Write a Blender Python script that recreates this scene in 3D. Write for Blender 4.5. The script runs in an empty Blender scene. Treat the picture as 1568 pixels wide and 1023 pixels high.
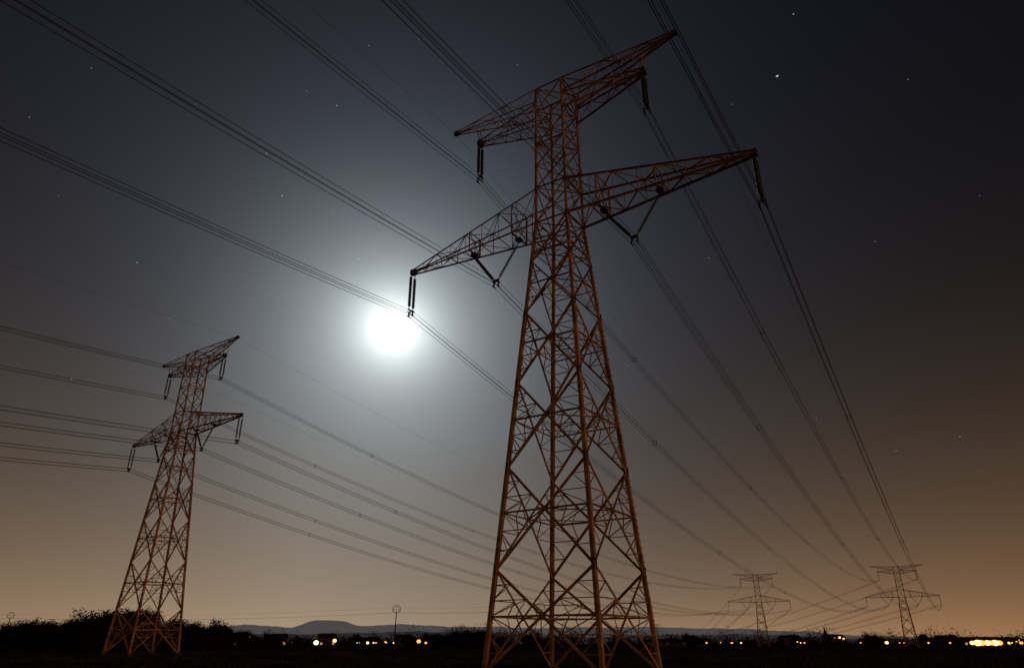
import bpy, math, random
import numpy as np
from mathutils import Vector, Matrix
random.seed(7)
sc=bpy.context.scene
sc.view_settings.view_transform='Standard'; sc.view_settings.look='None'
sc.view_settings.exposure=0; sc.view_settings.gamma=1
COL=sc.collection

# ------------------------------------------------------------ helpers
def new_obj(name,data,parent=None,loc=(0,0,0),rz=0.0,scale=1.0):
    o=bpy.data.objects.new(name,data); COL.objects.link(o)
    o.location=loc; o.rotation_euler=(0,0,rz)
    o.scale=(scale,)*3 if isinstance(scale,(int,float)) else scale
    if parent: o.parent=parent
    return o
def mesh(name,v,f,mats=(),midx=None):
    m=bpy.data.meshes.new(name); m.from_pydata([tuple(p) for p in v],[],f); 
    for mt in mats: m.materials.append(mt)
    if midx is not None: m.polygons.foreach_set('material_index',midx)
    m.update(); return m
def mat(name,c1,c2=None,rough=.8,metal=0,scale=3.0,emit=None,estr=0,bump=0,detail=6,spec=.5):
    m=bpy.data.materials.new(name); m.use_nodes=True; nt=m.node_tree; b=nt.nodes['Principled BSDF']
    b.inputs['Roughness'].default_value=rough; b.inputs['Metallic'].default_value=metal
    b.inputs['Base Color'].default_value=(*c1,1); b.inputs['Specular IOR Level'].default_value=spec
    if c2:
        tc=nt.nodes.new('ShaderNodeTexCoord'); n=nt.nodes.new('ShaderNodeTexNoise'); n.inputs['Scale'].default_value=scale
        n.inputs['Detail'].default_value=detail; n.inputs['Roughness'].default_value=.65
        r=nt.nodes.new('ShaderNodeValToRGB'); r.color_ramp.elements[0].position=.36; r.color_ramp.elements[1].position=.64
        r.color_ramp.elements[0].color=(*c1,1); r.color_ramp.elements[1].color=(*c2,1)
        nt.links.new(tc.outputs['Object'],n.inputs['Vector']); nt.links.new(n.outputs['Fac'],r.inputs[0]); nt.links.new(r.outputs[0],b.inputs['Base Color'])
        if bump:
            bp=nt.nodes.new('ShaderNodeBump'); bp.inputs['Strength'].default_value=bump; bp.inputs['Distance'].default_value=.2
            nt.links.new(n.outputs['Fac'],bp.inputs['Height']); nt.links.new(bp.outputs[0],b.inputs['Normal'])
    if emit:
        b.inputs['Emission Color'].default_value=(*emit,1); b.inputs['Emission Strength'].default_value=estr
    return m

M_steel=mat('rusty_painted_steel',(.45,.255,.15),(.15,.08,.05),.7,0,.7,spec=.25,detail=8)
M_gusset=mat('gusset_steel',(.06,.035,.025),(.04,.024,.02),.8,0,2,spec=.2)
M_insul=mat('glass_insulator',(.055,.075,.06),(.025,.035,.03),.3,0,9,spec=.3)
M_galv=mat('galvanised_fitting',(.05,.045,.04),(.03,.026,.025),.8,0,8,spec=.1)
M_wire=mat('aluminium_conductor',(.035,.035,.038),(.02,.02,.021),1,0,.3,spec=0)
M_ground=mat('field_soil_and_grass',(.009,.008,.005),(.036,.030,.016),1,0,.09,bump=.6,detail=12,spec=0)
M_bark=mat('bark',(.02,.016,.012),(.03,.024,.018),1,0,4,spec=0)
M_leaf=mat('foliage_dark',(.010,.011,.006),(.020,.018,.009),1,0,.8,spec=0)
M_grass=mat('dry_grass',(.03,.027,.012),(.06,.05,.025),1,0,.6,spec=0)
M_wood=mat('weathered_pole_wood',(.04,.03,.02),(.025,.02,.015),.95,0,3,spec=.1)
M_concrete=mat('concrete_footing',(.06,.05,.04),(.04,.035,.03),.95,0,3,spec=.1)

# ------------------------------------------------------------ lattice steel
class Lattice:
    def __init__(s): s.v=[]; s.f=[]; s.m=[]
    def beam(s,p,q,w,mi=0):
        p=Vector(p); q=Vector(q); d=q-p
        if d.length<1e-4: return
        d.normalize(); a=d.cross(Vector((0,0,1)) if abs(d.z)<.9 else Vector((1,0,0))).normalized(); b=d.cross(a)
        t=.2*w; o=-.35*w
        prof=[(0,0),(w,0),(w,t),(t,t),(t,w),(0,w)]
        n=len(s.v)
        for e in (p,q):
            for x,y in prof: s.v.append(e+a*(x+o)+b*(y+o))
        for i in range(6):
            j=(i+1)%6; s.f.append((n+i,n+j,n+6+j,n+6+i)); s.m.append(mi)
    def box(s,c,u,v,w,mi=1):
        c=Vector(c); n=len(s.v)
        for i in (-1,1):
            for j in (-1,1):
                for k in (-1,1): s.v.append(c+Vector(u)*i+Vector(v)*j+Vector(w)*k)
        for f in ((0,1,3,2),(4,6,7,5),(0,4,5,1),(2,3,7,6),(0,2,6,4),(1,5,7,3)):
            s.f.append(tuple(n+x for x in f)); s.m.append(mi)

BW=1.0
def body_a(z):
    return 1.388+(32.2-z)*.0805*BW if z<32.2 else 1.388-.009*(z-32.2)
CS=[(-1,-1),(1,-1),(1,1),(-1,1)]
def corner(i,z): a=body_a(z); return Vector((CS[i%4][0]*a,CS[i%4][1]*a,z))

def xpanel(L,z0,z1,n,wd,wr,gus=True):
    w0,w1=body_a(z0),body_a(z1); t=w0/(w0+w1); zm=z0+(z1-z0)*t
    cs=[]
    for i in range(4):
        a0,b0,a1,b1=corner(i,z0),corner(i+1,z0),corner(i,z1),corner(i+1,z1)
        M=(a0.lerp(b1,t)+b0.lerp(a1,t))/2; cs.append(M)
        L.beam(a0,b1,wd); L.beam(b0,a1,wd)
        am,bm=corner(i,zm),corner(i+1,zm)
        if n>1:
            L.beam(am,bm,wd*.75)
            for (e0,em,e1) in ((a0,am,a1),(b0,bm,b1)):
                for s0 in (e0,e1):
                    for k in range(1,n):
                        Pk=s0.lerp(em,k/n); Q=s0.lerp(M,k/n); Pn=s0.lerp(em,(k+1)/n)
                        L.beam(Pk,Q,wr); L.beam(Q,Pn,wr)
                        if k==n-1 and n>2: L.beam(Q,em.lerp(M,.5),wr)
        if gus:
            fd=(b0-a0).normalized(); g=.22 if z0<20 else .17
            L.box(M,fd*g,Vector((0,0,g*.8)),fd.cross(Vector((0,0,1)))*.02)
            for e in (a1,b1):
                L.box(e,fd*(g*.75),Vector((0,0,g*1.5)),fd.cross(Vector((0,0,1)))*.02)
    if n>1:
        for i in range(4): L.beam(cs[i],cs[(i+1)%4],wr*1.2)

def arm(L,sg,zb,zt,s1,zb1,zt1,n,wc,wb,hw=.14):
    a=body_a(zb)
    R=[Vector((sg*a,-a,zb)),Vector((sg*a,a,zb)),Vector((sg*a,a,zt)),Vector((sg*a,-a,zt))]
    T=[Vector((sg*s1,-hw,zb1)),Vector((sg*s1,hw,zb1)),Vector((sg*s1,hw,zt1)),Vector((sg*s1,-hw,zt1))]
    for i,(r,t) in enumerate(zip(R,T)): L.beam(r,t,wc*(1.15 if i<2 else 1))
    ts=[1-(1-k/n)**1.12 for k in range(n+1)]
    st=[[r.lerp(t,u) for r,t in zip(R,T)] for u in ts]
    for k in range(n):
        A,B=st[k],st[k+1]
        for i in range(4):
            j=(i+1)%4
            if (k+i)%2: L.beam(A[i],B[j],wb)
            else: L.beam(A[j],B[i],wb)
            if k<n-1: L.beam(B[i],B[j],wb*.85)
    L.box((sg*s1,0,(zb1+zt1)/2),(.22,0,0),(0,hw+.06,0),(0,0,abs(zt1-zb1)/2+.1))

def pylon_mesh(name,levels,zbase):
    L=Lattice()
    zs=levels
    top=[32.2,35.5,37.7,39.9,41.8,43.4,45.9]
    for i in range(4):
        for k in range(len(zs)-1):
            L.beam(corner(i,zs[k]),corner(i,zs[k+1]),.26 if zs[k]<24 else .21)
        for k in range(len(top)-1): L.beam(corner(i,top[k]),corner(i,top[k+1]),.17)
        c=corner(i,zbase); L.box(c-Vector((0,0,.1)),(.35,0,0),(0,.35,0),(0,0,.25),2)
    for k in range(len(zs)-1):
        h=zs[k+1]-zs[k]; n=3 if h>4.6 and zs[k]<20 else (2 if h>3.5 else 1)
        xpanel(L,zs[k],zs[k+1],n,.145 if zs[k]<20 else .12,.058)
    for k in range(len(top)-1):
        xpanel(L,top[k],top[k+1],1,.09,.055,gus=k<2)
    for z in (32.2,35.5,39.9,43.4,45.9,29.4):
        for i in range(4): L.beam(corner(i,z),corner(i+1,z),.10)
        L.beam(corner(0,z),corner(2,z),.07)
    z=zbase+2.5
    while z<45:
        c=corner(2,z); L.beam(c,c+Vector((.22,.05,0)),.035); z+=.45
    for sg in (-1,1):
        arm(L,sg,32.2,35.4,15.45,32.45,32.75,8,.14,.065)
        for s in (3.9,8.5):
            t=(s-1.4)/(15.7-1.4); w=1.388*(1-t)+.14*t; zb=32.2+.25*t; zt=35.4+(32.75-35.4)*t
            P=[Vector((sg*s,-w,zb)),Vector((sg*s,w,zb)),Vector((sg*s,w,zt)),Vector((sg*s,-w,zt))]
            for i in range(4): L.beam(P[i],P[(i+1)%4],.12)
            L.beam(P[0],P[2],.07); L.beam(P[1],P[3],.07)
            L.box((sg*s,0,zb-.1),(.22,0,0),(0,.24,0),(0,0,.14))
        arm(L,sg,44.5,45.9,11.0,46.3,46.5,6,.11,.05,.10)      # earth-wire horn
        arm(L,sg,42.7,44.3,8.1,43.75,44.1,5,.12,.055,.22)     # upper phase arm
        for s,zt in ((8.0,45.6),(5.2,45.3)):
            for v in (-.3,.3): L.beam((sg*s,v,44.1),(sg*(s+.4),v*.9,zt),.07)
    return mesh(name,L.v,L.f,(M_steel,M_gusset,M_concrete),L.m)

def insul_mesh(name,specs):
    V=[];F=[];MI=[]
    def ring(c,ax,r,n=10):
        a=ax.cross(Vector((0,1,0)) if abs(ax.y)<.9 else Vector((1,0,0))).normalized(); b=ax.cross(a)
        i=len(V)
        for k in range(n): V.append(c+a*r*math.cos(2*math.pi*k/n)+b*r*math.sin(2*math.pi*k/n))
        return i
    def lathe(p,q,prof,mi):
        p=Vector(p);q=Vector(q);ax=(q-p).normalized(); prev=None
        for t,r in prof:
            i=ring(p+ax*t,ax,r)
            if prev is not None:
                for k in range(10):
                    F.append((prev+k,prev+(k+1)%10,i+(k+1)%10,i+k)); MI.append(mi)
            prev=i
    def string(p,q):
        l=(Vector(q)-Vector(p)).length
        lathe(p,q,[(0,.04),(.45,.04)],1)
        lathe(p,q,[(l-.3,.045),(l,.045)],1)
        pr=[];t=.4
        while t<l-.35:
            pr+=[(t,.055),(t+.03,.15),(t+.085,.14),(t+.09,.055)]; t+=.175
        lathe(p,q,pr,0)
    def box(c,x,y,z,mi=1):
        n=len(V)
        for i in (-1,1):
            for j in (-1,1):
                for k in (-1,1): V.append(Vector(c)+Vector((i*x,j*y,k*z)))
        for f in ((0,1,3,2),(4,6,7,5),(0,4,5,1),(2,3,7,6),(0,2,6,4),(1,5,7,3)):
            F.append(tuple(n+x_ for x_ in f)); MI.append(mi)
    for kind,s,zt,zb in specs:
        if kind=='I':
            for v in (-.26,.26): string((s,v,zt),(s,v,zb+.35))
            box((s,0,zb+.33),.04,.36,.07)
        else:
            for ds in (-2.3,2.3): string((s+ds,0,zt),(s+math.copysign(.22,ds),0,zb+.4))
            box((s,0,zb+.38),.32,.04,.07)
            for ds in (-.25,.25): lathe((s+ds,0,zb+.4),(s+ds,0,zb),[(0,.03),(.4,.03)],1)
        for a in (-.22,.22):
            box((s+a,0,zb),.02,.10,.25); box((s+a,0,zb+.23),.035,.25,.035); box((s+a,0,zb-.22),.035,.25,.035)
        box((s,0,zb+.24),.24,.04,.03)
    return mesh(name,V,F,(M_insul,M_galv),MI)

LV_TALL=[0,5.9,12.5,18.6,24.2,28.6,32.2]
LV_SHORT=[10.6,15.2,19.8,24.4,28.6,32.2]
ME_TALL=pylon_mesh('pylon_steel_tall',LV_TALL,0)
BW=.84
ME_SLIM=pylon_mesh('pylon_steel_slim',LV_TALL,0)
ME_SHORT=pylon_mesh('pylon_steel_short',LV_SHORT,10.6)
specs=[('I',15.45,32.4,28.4),('I',-15.45,32.4,28.4),('V',6.2,32.0,28.7),('V',-6.2,32.0,28.7),('I',8.1,43.7,39.9),('I',-8.1,43.7,39.9)]
ME_INS=insul_mesh('insulators',specs)
ATT=[(-15.45,28.4),(-6.2,28.7),(6.2,28.7),(15.45,28.4),(-8.1,39.9),(8.1,39.9)]
EARTH=[(-11.0,46.2),(11.0,46.2)]
def pylon(x,y,phi,kind,dz=0):
    z=-10.6 if kind==2 else dz
    o=new_obj('lattice_electricity_pylon',None,None,(x,y,z),-math.radians(phi))
    new_obj('steel_lattice',(ME_TALL,ME_SLIM,ME_SHORT)[kind],o)
    new_obj('insulator_strings',ME_INS,o)
    return (x,y,z,math.radians(phi))
T1=pylon(3.85,47.93,33.6,0)
R2=pylon(183.7,352.7,24.5,2)
L1=pylon(-53.0,110.1,36.0,1,.3)
R1=pylon(130.2,395.9,16.0,2)
d=Vector((183.7-3.9,352.7-47.9)).normalized()
B1=pylon(3.9-d.x*345,47.9-d.y*345,31,0)
B2=pylon(-53-d.x*345,110-d.y*345,31,0)
F2=pylon(.109*1300,1300,-5,2)
F1=pylon(.190*1400,1400,-5,2)

def att_world(T,s,z,v=0):
    x,y,dz,ph=T
    return Vector((x+math.cos(ph)*s+math.sin(ph)*v,y-math.sin(ph)*s+math.cos(ph)*v,z+dz))
def span(cu,LS,A,B,sag,r=1.0,bundle=True,n=48,spac=True):
    d=(B-A); h=Vector((d.x,d.y,0)).normalized(); side=Vector((h.y,-h.x,0))
    offs=[(-.22,-.22),(.22,-.22),(-.22,.22),(.22,.22)] if bundle else [(0,0)]
    f=lambda t: A.lerp(B,t)-Vector((0,0,4*sag*t*(1-t)))
    for a,b in offs:
        sp=cu.splines.new('POLY'); sp.points.add(n)
        for k in range(n+1):
            t=k/n; p=f(t)+side*a+Vector((0,0,b)); sp.points[k].co=(p.x,p.y,p.z,1); sp.points[k].radius=r
    if bundle and spac:
        m=max(2,int(d.length/56))
        for k in range(m):
            t=(k+.62)/m; c=f(t)
            P=[c+side*a+Vector((0,0,b)) for a,b in ((-.22,-.22),(.22,-.22),(.22,.22),(-.22,.22))]
            for i in range(4): LS.beam(P[i],P[(i+1)%4],.04,0)
            for p_ in P: LS.box(p_,h*.12,side*.035,Vector((0,0,.035)),0)
def line_set(Ts,sags,rad=.022):
    cu=bpy.data.curves.new('conductors','CURVE'); cu.dimensions='3D'; cu.bevel_depth=rad; cu.bevel_resolution=0; cu.use_fill_caps=False
    LS=Lattice()
    for k,((A,B),sg) in enumerate(zip(zip(Ts[:-1],Ts[1:]),sags)):
        far=max(math.hypot(A[0],A[1]),math.hypot(B[0],B[1]))>900
        for s,z in ATT: span(cu,LS,att_world(A,s,z),att_world(B,s,z),sg,1.0 if not far else 1.2,n=56,spac=k==1)
        for s,z in EARTH: span(cu,LS,att_world(A,s,z),att_world(B,s,z),sg*.8,.5,False,n=56)
    cu.materials.append(M_wire)
    o=new_obj('overhead_power_line',None)
    new_obj('conductor_bundles',cu,o)
    new_obj('bundle_spacers',mesh('spacers',LS.v,LS.f,(M_galv,),LS.m),o)
line_set([B1,T1,R2,F2],[10,10.5,26])
line_set([B2,L1,R1,F1],[10,10.5,26])

# ------------------------------------------------------------ ground and hills
def grid_ground():
    v=[];f=[]; N=96; rs=[0,8,20,40,70,120,200,320,500,800,1300,2200,4000,7000,11000]
    v.append((0,0,0))
    for r in rs[1:]:
        for k in range(N):
            a=2*math.pi*k/N; v.append((r*math.cos(a),r*math.sin(a),0))
    for k in range(N): f.append((0,1+k,1+(k+1)%N))
    for i in range(len(rs)-2):
        for k in range(N):
            a=1+i*N+k;b=1+i*N+(k+1)%N; f.append((a,a+N,b+N,b))
    return mesh('ground',v,f,(M_ground,))
new_obj('ground',grid_ground())
def grass():
    rnd=random.Random(12); V=[];F=[]
    tuft=[(rnd.uniform(-70,70),rnd.uniform(20,150)) for _ in range(500)]
    for q in range(32000):
        if q%2:
            r=7+90*rnd.random()**1.3; a=rnd.uniform(0,math.pi*2); x,y=r*math.sin(a),r*math.cos(a); h=rnd.uniform(.06,.22)
        else:
            c=tuft[q//2%500]; x,y=c[0]+rnd.gauss(0,.7),c[1]+rnd.gauss(0,.5); h=rnd.uniform(.15,.5)
        t=rnd.uniform(0,6.28)
        dx,dy=math.cos(t)*.03,math.sin(t)*.03; i=len(V)
        V+=[(x-dx,y-dy,0),(x+dx,y+dy,0),(x+rnd.gauss(0,.06),y+rnd.gauss(0,.06),h)]; F.append((i,i+1,i+2))
    new_obj('grass',mesh('grass',V,F,(M_grass,)))
grass()
M_hill=mat('distant_hill_haze',(.03,.032,.035),(.04,.04,.042),1,0,.001,emit=(.066,.061,.062),estr=1,spec=0)  # haze painted in as a faint grey emission on the hill surface
M_hill2=mat('nearer_hill_haze',(.03,.03,.03),(.035,.035,.035),1,0,.001,emit=(.027,.025,.026),estr=1,spec=0)  # same painted-in haze, a dimmer emission on the nearer ridge
K=8.513e-4
def ridge(name,tab,D,mt,seed):
    rnd=random.Random(seed); v=[];f=[]; n=400
    ph=[rnd.uniform(0,6.28) for _ in range(6)]
    for i in range(n+1):
        px=tab[0][0]+(tab[-1][0]-tab[0][0])*i/n
        for (a,ha),(b,hb) in zip(tab[:-1],tab[1:]):
            if a<=px<=b: 
                u=(px-a)/(b-a); u=u*u*(3-2*u); h=ha+(hb-ha)*u; break
        h+=.6*math.sin(px*.05+ph[0])+.4*math.sin(px*.13+ph[1])+.25*math.sin(px*.37+ph[2])+rnd.uniform(-.3,.3)
        x=(px-784)*K*D; z=h/1290*D
        v+= [(x,D,max(z,2)),(x*.97,D*.97,max(z*.5,1)),(x*.93,D*.93,-3),(x*1.05,D*1.05,-3)]
    for i in range(n):
        a=4*i; b=a+4
        f+=[(a+2,b+2,b+1,a+1),(a+1,b+1,b,a),(a,b,b+3,a+3)]
    o=new_obj(name,mesh(name,v,f,(mt,)))
    for p in o.data.polygons: p.use_smooth=True
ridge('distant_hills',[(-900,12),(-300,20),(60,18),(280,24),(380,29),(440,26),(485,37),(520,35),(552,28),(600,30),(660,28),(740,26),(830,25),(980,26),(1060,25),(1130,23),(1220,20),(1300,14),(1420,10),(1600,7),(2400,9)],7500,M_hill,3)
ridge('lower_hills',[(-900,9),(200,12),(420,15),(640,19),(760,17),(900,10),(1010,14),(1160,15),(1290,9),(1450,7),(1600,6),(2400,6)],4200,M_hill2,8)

# ------------------------------------------------------------ trees
def tube(V,F,MI,p,q,r0,r1,mi,n=5):
    d=(q-p)
    if d.length<1e-5: return
    d.normalize(); a=d.cross(Vector((.3,.9,.1))).normalized(); b=d.cross(a); i=len(V)
    for e,r in ((p,r0),(q,r1)):
        for k in range(n): V.append(e+a*r*math.cos(2*math.pi*k/n)+b*r*math.sin(2*math.pi*k/n))
    for k in range(n): F.append((i+k,i+(k+1)%n,i+n+(k+1)%n,i+n+k)); MI.append(mi)
def leaf(V,F,MI,c,s,rnd,mi=1):
    a=Vector([rnd.gauss(0,1) for _ in range(3)]).normalized(); b=a.cross(Vector([rnd.gauss(0,1) for _ in range(3)])).normalized()
    i=len(V); V.extend([c-a*s,c-b*s*.6,c+a*s,c+b*s*.6]); F.append((i,i+1,i+2,i+3)); MI.append(mi)
def tree_mesh(name,seed,h,leafy,spread=.8,trunk=.25):
    rnd=random.Random(seed); V=[];F=[];MI=[]
    def grow(p,d,l,r,lv):
        q=p
        for k in range(3):
            d2=(d+Vector([rnd.gauss(0,.16) for _ in range(3)])).normalized(); e=q+d2*l/3
            tube(V,F,MI,q,e,r*(1-.15*k),r*(1-.15*(k+1)),0,6 if lv<2 else 3); q=e; d=d2
            if lv>=1 and lv<5 and rnd.random()<.75:
                sd=(d+Vector([rnd.gauss(0,spread) for _ in range(3)])).normalized()
                grow(q,sd,l*.55,r*.45,lv+1)
        if lv>=3 and leafy:
            for _ in range(leafy):
                c=q+Vector([rnd.gauss(0,.4) for _ in range(3)]); leaf(V,F,MI,c,rnd.uniform(.09,.22),rnd)
        if lv<5 and l>.35:
            for _ in range(2 if lv else 5):
                sd=(d+Vector([rnd.gauss(0,spread*(.75 if lv else .9)) for _ in range(3)])+Vector((0,0,.15))).normalized()
                grow(q,sd,l*rnd.uniform(.6,.8) if lv else h*rnd.uniform(.22,.32),r*.6,lv+1)
    grow(Vector((0,0,-.1)),Vector((0,0,1)),h*trunk,h*.022,0)
    return mesh(name,V,F,(M_bark,M_leaf),MI)
TL=[tree_mesh('tree_a',11,8,9),tree_mesh('tree_b',23,8,10,.95,.15),tree_mesh('tree_c',37,8,8,.85,.2)]
TB=[tree_mesh('bare_a',51,9,0,.6,.25),tree_mesh('bare_b',63,9,0,.7,.2)]
def put_tree(name,me,px,D,hpx,base_h,rnd=random.Random(5)):
    H=hpx/1290*D+1.6; s=H/(base_h*1.02)
    new_obj(name,me,None,((px-784)*K*D,D,0),rnd.uniform(0,6.28),(s*rnd.uniform(1.1,1.35),s*1.2,s))
def mh(me): return max(v.co.z for v in me.vertices)
hs={m.name:mh(m) for m in TL+TB}
for px,D,hp,i in [(14,190,40,0),(32,185,44,1),(55,195,40,2),(80,200,42,2),(100,170,34,1),(122,175,44,0),(142,165,50,1),(162,162,58,2),(180,160,62,2),(198,165,62,0),(214,168,56,1),(232,175,44,2),(256,190,30,0),(278,205,38,0),(296,210,42,2),(314,205,44,1),(340,250,28,2),(362,260,25,0),(388,280,19,1),(-30,190,38,1),(-70,190,44,0),(416,300,19,2),(455,320,15,1),(540,330,18,0),(625,330,16,1),(660,330,20,2),(690,320,24,1),(726,315,26,2),(748,330,24,0),(812,330,26,1),(850,340,20,0),(1068,340,18,2),(1225,360,15,1),(1345,370,17,2),(1410,380,18,0)]:
    put_tree('shrubby_tree',TL[i],px,D,hp,hs[TL[i].name])
for px,D,hp,i in [(682,330,30,0),(694,322,32,1),(708,320,34,1),(722,330,30,0),(736,335,28,1),(756,340,26,0),(775,345,24,1),(402,400,18,0),(1030,370,18,1),(470,400,16,1),(530,400,18,0),(575,400,19,0),(1490,420,17,0),(1340,420,22,1),(1352,420,20,0),(1195,420,16,0),(1255,430,20,1),(870,400,20,0),(1100,400,18,0)]:
    put_tree('bare_tree',TB[i],px,D,hp,hs[TB[i].name])

def treeline():
    rnd=random.Random(99); V=[];F=[];MI=[]
    for q in range(760):
        px=rnd.uniform(-600,2200); D=rnd.uniform(440,860)
        hh=(rnd.uniform(5,9) if rnd.random()<.65 else rnd.uniform(9,15))
        if 330<px<680: hh*=.9
        w=rnd.uniform(4,13); x=(px-784)*K*D
        tube(V,F,MI,Vector((x,D,-.1)),Vector((x,D,hh*.6)),.25,.1,0,4)
        for k in range(int(28+w*7)):
            u=rnd.gauss(0,.42); t=rnd.random()
            c=Vector((x+u*w,D+rnd.gauss(0,.4)*w,.2+hh*t*(1-.5*min(1,abs(u)))))
            leaf(V,F,MI,c,rnd.uniform(.45,1.15)*(1.15-.65*t),rnd)
    new_obj('distant_treeline',mesh('distant_treeline',V,F,(M_bark,M_leaf),MI))
treeline()

# ------------------------------------------------------------ medium-voltage wooden poles
def mv_pole():
    V=[];F=[];MI=[]
    tube(V,F,MI,Vector((0,0,-.3)),Vector((0,0,9.6)),.19,.12,0,10)
    arc=[Vector((1.05*math.cos(a),0,9.6+.95*math.sin(a)+.55)) for a in [math.radians(x) for x in range(-30,211,20)]]
    for a,b in zip(arc[:-1],arc[1:]): tube(V,F,MI,a,b,.075,.075,1,6)
    tube(V,F,MI,arc[0],Vector((0,0,9.2)),.06,.06,1,6); tube(V,F,MI,arc[-1],Vector((0,0,9.2)),.06,.06,1,6)
    tube(V,F,MI,Vector((-.95,0,10.1)),Vector((.95,0,10.1)),.05,.05,1,6)
    for x,z in ((-.98,9.75),(0,11.05),(.98,9.75)):
        for k in range(4): tube(V,F,MI,Vector((x,0,z-.12*k)),Vector((x,0,z-.12*k-.07)),.11,.05,1,8)
    return mesh('mv_pole',V,F,(M_wood,M_galv),MI)
ME_P=mv_pole(); PP=[]
for px,D in ((-420,330),(5,250),(604,205),(829,190),(1800,170)):
    o=new_obj('wooden_utility_pole',ME_P,None,((px-784)*K*D,D,0),math.radians(20 if px<800 else 8),1.0); PP.append(Vector(o.location))
cu=bpy.data.curves.new('mv_wires','CURVE'); cu.dimensions='3D'; cu.bevel_depth=.013; cu.bevel_resolution=0; cu.materials.append(M_wire)
for A,B in zip(PP[:-2],PP[1:-1]):
    d=(B-A); l=d.length; sd=Vector((d.y,-d.x,0)).normalized()
    for o_,z in ((-.98,9.3),(0,10.6),(.98,9.3)):
        sp=cu.splines.new('POLY'); sp.points.add(24)
        for k in range(25):
            t=k/24; p=A.lerp(B,t)+sd*o_; sp.points[k].co=(p.x,p.y,z-4*(l/150)*1.2*t*(1-t),1)
new_obj('village_distribution_line',cu)

# ------------------------------------------------------------ village
M_wall=mat('plaster_wall',(.045,.04,.03),(.03,.026,.02),1,0,.8,spec=0)
M_roof=mat('clay_tile_roof',(.025,.015,.012),(.016,.011,.01),1,0,2,spec=0)
M_win=mat('dark_window_glass',(.01,.01,.012),None,.3)
M_lit=mat('lit_window',(.3,.2,.1),None,.5,emit=(1,.45,.12),estr=.7)
M_door=mat('wooden_door',(.03,.02,.012),(.02,.014,.01),.9,0,3)
def boxm(name,parent,c,s,mt):
    x,y,z=s[0]/2,s[1]/2,s[2]/2
    v=[(i*x,j*y,k*z) for i in(-1,1) for j in(-1,1) for k in(-1,1)]
    f=[(0,1,3,2),(4,6,7,5),(0,4,5,1),(2,3,7,6),(0,2,6,4),(1,5,7,3)]
    return new_obj(name,mesh(name,v,f,(mt,)),parent,c)
def house(name,px,D,w,dp,h,rh,rz,lit=False):
    o=new_obj(name,None,None,((px-784)*K*D,D,0),rz)
    boxm('walls',o,(0,0,h/2),(w,dp,h),M_wall)
    e=.4; v=[(-w/2-e,-dp/2-e,h-.1),(w/2+e,-dp/2-e,h-.1),(w/2+e,dp/2+e,h-.1),(-w/2-e,dp/2+e,h-.1),(-w/2-e,0,h+rh),(w/2+e,0,h+rh)]
    new_obj('roof',mesh('roof',v,[(0,1,5,4),(2,3,4,5),(1,2,5),(3,0,4),(0,3,2,1)],(M_roof,)),o)
    n=max(2,int(w/3))
    for k in range(n):
        x=-w/2+(k+.5)*w/n
        if k==n//2: boxm('door',o,(x,-dp/2-.03,1.05),(1,.08,2.1),M_door)
        else: boxm('window_%d'%k,o,(x,-dp/2-.03,1.6),(1.1,.08,1.2),M_lit if (lit and k%2==0) else M_win)
        if h>4.5: boxm('upper_window_%d'%k,o,(x,-dp/2-.03,4.2),(1.0,.08,1.2),M_win)
    boxm('chimney',o,(w*.28,0,h+rh),(.7,.7,1.3),M_wall)
rr=random.Random(4)
for px,D in [(372,500),(428,500),(500,500),(566,490),(618,500),(1210,520),(1330,520),(1450,520)]:
    house('plastered_house',px,D,rr.uniform(9,13),8,rr.choice([2.8,5]),rr.uniform(2.0,2.8),rr.uniform(-.5,.5),rr.random()<.4)
house('farm_barn',1030,400,30,12,2.4,1.4,.06)
house('factory_building',1512,470,34,14,4.4,1.0,-.1,True)
ch=new_obj('village_church',None,None,((1280-784)*K*820,820,0),.3)
boxm('nave',ch,(0,0,4),(20,9,8),M_wall); boxm('tower',ch,(-11.6,0,5),(3.6,3.6,10),M_wall)
new_obj('nave_roof',mesh('nr',[(-10,-5,7.9),(10,-5,7.9),(10,5,7.9),(-10,5,7.9),(-10,0,10.5),(10,0,10.5)],[(0,1,5,4),(2,3,4,5),(1,2,5),(3,0,4)],(M_roof,)),ch)
new_obj('spire',mesh('sp',[(-13.5,-1.9,10),(-9.7,-1.9,10),(-9.7,1.9,10),(-13.5,1.9,10),(-11.6,0,17.5)],[(0,1,4),(1,2,4),(2,3,4),(3,0,4)],(M_roof,)),ch)
for k in range(3): boxm('arched_window_%d'%k,ch,(-6+6*k,-4.55,4.5),(1.2,.1,3),M_win)

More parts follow.
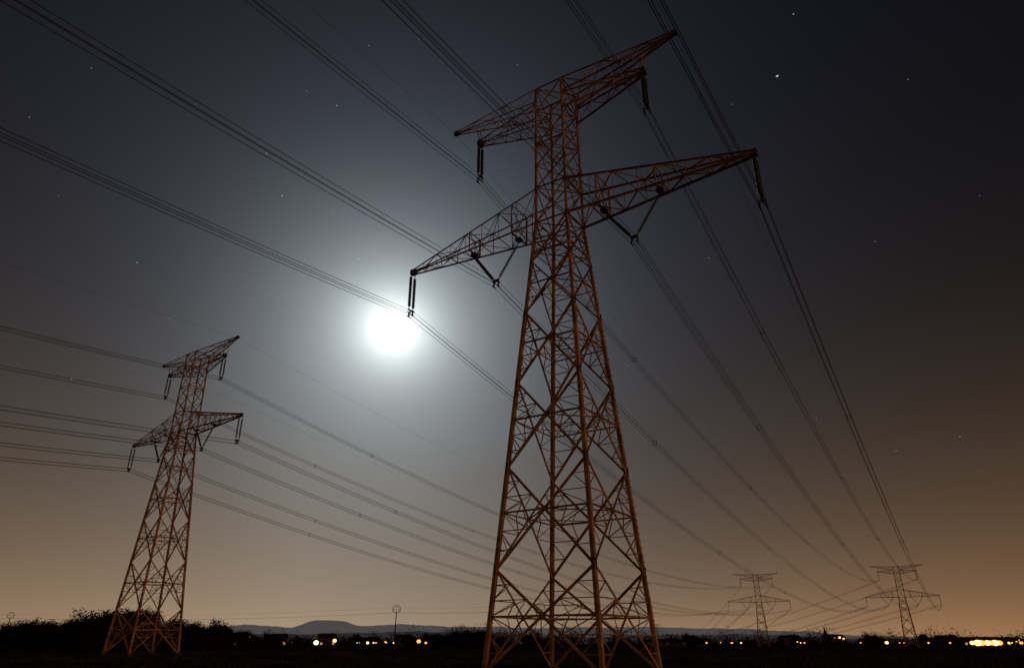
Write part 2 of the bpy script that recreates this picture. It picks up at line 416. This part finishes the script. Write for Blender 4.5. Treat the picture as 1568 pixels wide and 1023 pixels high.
# lit street lamps
def lampmat(n,c,s): return mat(n,(.8,.8,.8),None,.4,emit=c,estr=s)
LM={'o':lampmat('sodium_lamp_glass',(1,.30,.06),2.2),'w':lampmat('warm_lamp_glass',(1,.50,.17),3.0),'g':lampmat('mercury_lamp_glass',(.75,1,.45),3.0),'r':lampmat('red_lamp_glass',(1,.12,.03),2)}
def sphere_mesh(name,mt):
    V=[];F=[];n=12;m=8
    for i in range(m+1):
        a=math.pi*i/m
        for k in range(n):
            b=2*math.pi*k/n; V.append((math.sin(a)*math.cos(b),math.sin(a)*math.sin(b),math.cos(a)*.8))
    for i in range(m):
        for k in range(n): F.append((i*n+k,i*n+(k+1)%n,(i+1)*n+(k+1)%n,(i+1)*n+k))
    return mesh(name,V,F,(mt,))
SM={k:sphere_mesh('lamp_head_'+k,m) for k,m in LM.items()}
lamps=[(381,978,1.5,'o'),(433,983,.8,'o'),(447,984,.5,'o'),(484,984,1.7,'g'),(512,981,1.3,'w'),(563,987,.9,'g'),(572,986,.5,'w'),(590,983,.6,'o'),(603,987,.6,'w'),(641,982,1.4,'o'),(652,985,.8,'o'),(336,979,.5,'r'),(347,981,.6,'o'),(410,983,.45,'o'),
(1082,985,.6,'o'),(1121,986,.6,'o'),(1135,987,.5,'w'),(1232,986,.5,'o'),(1279,977,.7,'o'),(1287,976,1.0,'w'),(1293,978,.9,'o'),(1358,984,1.1,'w'),(1318,986,.45,'o'),(1422,986,.6,'o'),(1455,987,.6,'o'),
(1489,986,1.5,'w'),(1497,985,2.3,'w'),(1503,990,2.2,'o'),(1512,987,2.0,'w'),(1524,985,2.2,'w'),(1531,989,1.8,'o'),(1495,992,1.8,'o'),(1518,992,1.8,'o'),(1508,984,1.4,'o'),(1545,988,.7,'w'),(1564,988,1.1,'o')]
r5=random.Random(47)
for c in (352,436,560,600,1110,1225,1385,1555):
    for _ in range(r5.choice([1,2,3,4])):
        lamps.append((c+r5.gauss(0,13),r5.uniform(980,989),r5.uniform(.18,.42),r5.choice('oowoog')))
for px,py,r,c in lamps:
    D=300 if r<.5 else 320; r*=D/410; hy=985.5
    if 1275<px<1300: D=640; r*=1.6
    z=max(1.9,1.6+(hy-py)/1290*D)
    o=new_obj('street_lamp',None,None,((px-784)*K*D,D,0))
    V=[];F=[];MI=[]; tube(V,F,MI,Vector((.7,.0,-.1)),Vector((.7,0,z+.2)),.06,.04,0,6); tube(V,F,MI,Vector((.7,0,z+.2)),Vector((0,0,z+.25)),.04,.04,0,6)
    new_obj('pole',mesh('pole',V,F,(M_wood,),MI),o); new_obj('lamp_head',SM[c],o,(0,0,z),0,r*.8)

# ------------------------------------------------------------ sky
AZ,EL=math.radians(-10.47),math.radians(23.9)
md=Vector((math.sin(AZ)*math.cos(EL),math.cos(AZ)*math.cos(EL),math.sin(EL)))
w=bpy.data.worlds.new('World'); sc.world=w; w.use_nodes=True; nt=w.node_tree; N=nt.nodes; K_=nt.links; N.clear()
def num(op,a,b=None,clamp=False):
    n=N.new('ShaderNodeMath'); n.operation=op; n.use_clamp=clamp
    for i,x in enumerate((a,b)):
        if x is None: continue
        if isinstance(x,(int,float)): n.inputs[i].default_value=x
        else: K_.new(x,n.inputs[i])
    return n.outputs[0]
def vm(op,a,b=None):
    n=N.new('ShaderNodeVectorMath'); n.operation=op
    for i,x in enumerate((a,b)):
        if x is None: continue
        if isinstance(x,(tuple,list,Vector)): n.inputs[i].default_value=tuple(x)
        else: K_.new(x,n.inputs[i])
    return n
tc=N.new('ShaderNodeTexCoord'); D0=vm('NORMALIZE',tc.outputs['Generated']).outputs[0]
DEG=180/math.pi
def ang(v,d): 
    c=vm('DOT_PRODUCT',v,d).outputs['Value']; c=num('MINIMUM',c,.9999999); return num('MULTIPLY',num('ARCCOSINE',num('MAXIMUM',c,-1.0)),DEG)
th=ang(D0,md)
ex=lambda a,k: num('POWER',math.e,num('MULTIPLY',a,-1.0/k))
ga=lambda a,k: num('POWER',math.e,num('MULTIPLY',num('MULTIPLY',a,a),-1.0/(k*k)))
sx=N.new('ShaderNodeSeparateXYZ'); K_.new(D0,sx.inputs[0])
el=num('MULTIPLY',num('ARCSINE',num('MAXIMUM',sx.outputs[2],0.0)),DEG)
hd=vm('NORMALIZE',vm('MULTIPLY',D0,(1,1,0)).outputs[0]).outputs[0]
def azd(a): a=math.radians(a); return ang(hd,(math.sin(a),math.cos(a),0))
terms=[]
def term(col,fac):
    n=vm('SCALE',tuple(col)); K_.new(fac,n.inputs['Scale']); terms.append(n.outputs[0])
mul=lambda a,b: num('MULTIPLY',a,b)
term((.0024,.0026,.0044),num('ADD',1.0,mul(el,0.0)))
term((.094,.108,.152),ex(th,12.5))
term((.62,.71,.70),ex(th,4.2))
term((3.0,3.0,2.9),ga(th,.7))
term((1.75,1.8,1.72),ex(th,1.45))
term((.060,.070,.068),ga(ang(D0,(math.sin(AZ)*math.cos(.26),math.cos(AZ)*math.cos(.26),math.sin(.26))),13))
term((.25,.205,.140),mul(ex(el,9.0),ex(azd(-16),46)))
term((.11,.052,.018),mul(ex(el,7.0),ex(azd(0),90)))
term((.10,.048,.012),mul(ex(el,6.0),ga(azd(-36),26)))
term((.11,.045,.013),mul(ex(el,6.5),ga(azd(38),24)))
term((.11,.040,.006),mul(ex(el,2.0),ga(azd(33),9)))
term((.10,.055,.020),mul(ex(el,1.6),ga(azd(17),9)))
# strong sky glow added to light the pylons, standing for town lamps behind the viewpoint
term((5.2,2.35,.92),mul(ex(el,8.0),ga(azd(128),28)))
term((.35,.17,.08),mul(ex(el,10.0),ga(azd(200),50)))
s=terms[0]
for t in terms[1:]: s=vm('ADD',s,t).outputs[0]
nz=N.new('ShaderNodeTexNoise'); nz.inputs['Scale'].default_value=2.2; nz.inputs['Detail'].default_value=3; K_.new(D0,nz.inputs['Vector'])
mr=N.new('ShaderNodeMapRange'); mr.inputs['To Min'].default_value=.92; mr.inputs['To Max'].default_value=1.08; K_.new(nz.outputs['Fac'],mr.inputs['Value'])
fin=vm('SCALE',s); K_.new(mr.outputs[0],fin.inputs['Scale'])
bg=N.new('ShaderNodeBackground'); K_.new(fin.outputs[0],bg.inputs['Color']); bg.inputs['Strength'].default_value=1.0
out=N.new('ShaderNodeOutputWorld'); K_.new(bg.outputs[0],out.inputs['Surface'])

# moonlight
sl=bpy.data.lights.new('moonlight','SUN'); sl.energy=.14; sl.angle=math.radians(.5); sl.color=(.85,.92,1)
so=new_obj('moonlight',sl); so.rotation_euler=(-md).to_track_quat('-Z','Y').to_euler()

# stars : tiny far spheres
P=math.radians(23.77); F_=1075.2
def sky_dir(px,py):
    X=(px-784)/F_;Y=(511.5-py)/F_
    return Vector((X,math.cos(P)-Y*math.sin(P),math.sin(P)+Y*math.cos(P))).normalized()
st=[(1190,117,7),(1215,22,3.2),(516,162,3.2),(432,300,3.4),(550,397,4),(210,402,3.0),(110,580,2.6),(408,235,2.2),(792,100,2.0),(45,180,2.0),(140,105,1.8),(885,603,3),(1085,395,2.0),(1340,370,2.0),(1470,668,2.0),(1372,690,2.0),(486,490,2),(260,487,1.9),(1390,122,2.0),(740,510,1.8),(510,322,1.9),(1250,640,1.6),(565,70,2.0),(300,160,1.5),(962,560,1.6),(640,60,1.6),(1500,300,1.5),(1120,160,1.5),(90,300,1.5),(470,140,1.7)]
rs=random.Random(3)
for _ in range(120):
    st.append((rs.uniform(-900,2500),rs.uniform(-1200,-20),rs.uniform(1.6,3)))
V=[];F=[]
for px,py,r in st:
    d=sky_dir(px,py); c=d*9000; r*=1.8; a=Vector((1,0,.45)); a=(a-d*a.dot(d)).normalized(); b=d.cross(a)
    i=len(V); V+=[c+a*r*1.5,c-a*r*1.5,c+b*r*.8,c-b*r*.8,c+d*r,c-d*r]
    F+=[(i+x,i+y,i+z) for x,y,z in ((0,2,4),(2,1,4),(1,3,4),(3,0,4),(2,0,5),(1,2,5),(3,1,5),(0,3,5))]
M_star=mat('star_light',(0,0,0),None,1,emit=(.9,.95,1),estr=.62)
new_obj('stars',mesh('stars',V,F,(M_star,)))

# ------------------------------------------------------------ camera
cd=bpy.data.cameras.new('camera'); cam=bpy.data.objects.new('camera',cd); COL.objects.link(cam); sc.camera=cam
cd.sensor_width=36; cd.lens=F_/1568*36; cd.clip_end=30000; cd.clip_start=.1
cam.matrix_world=Matrix.Translation((0,0,1.6))@Matrix.Rotation(math.pi/2+P,4,'X')
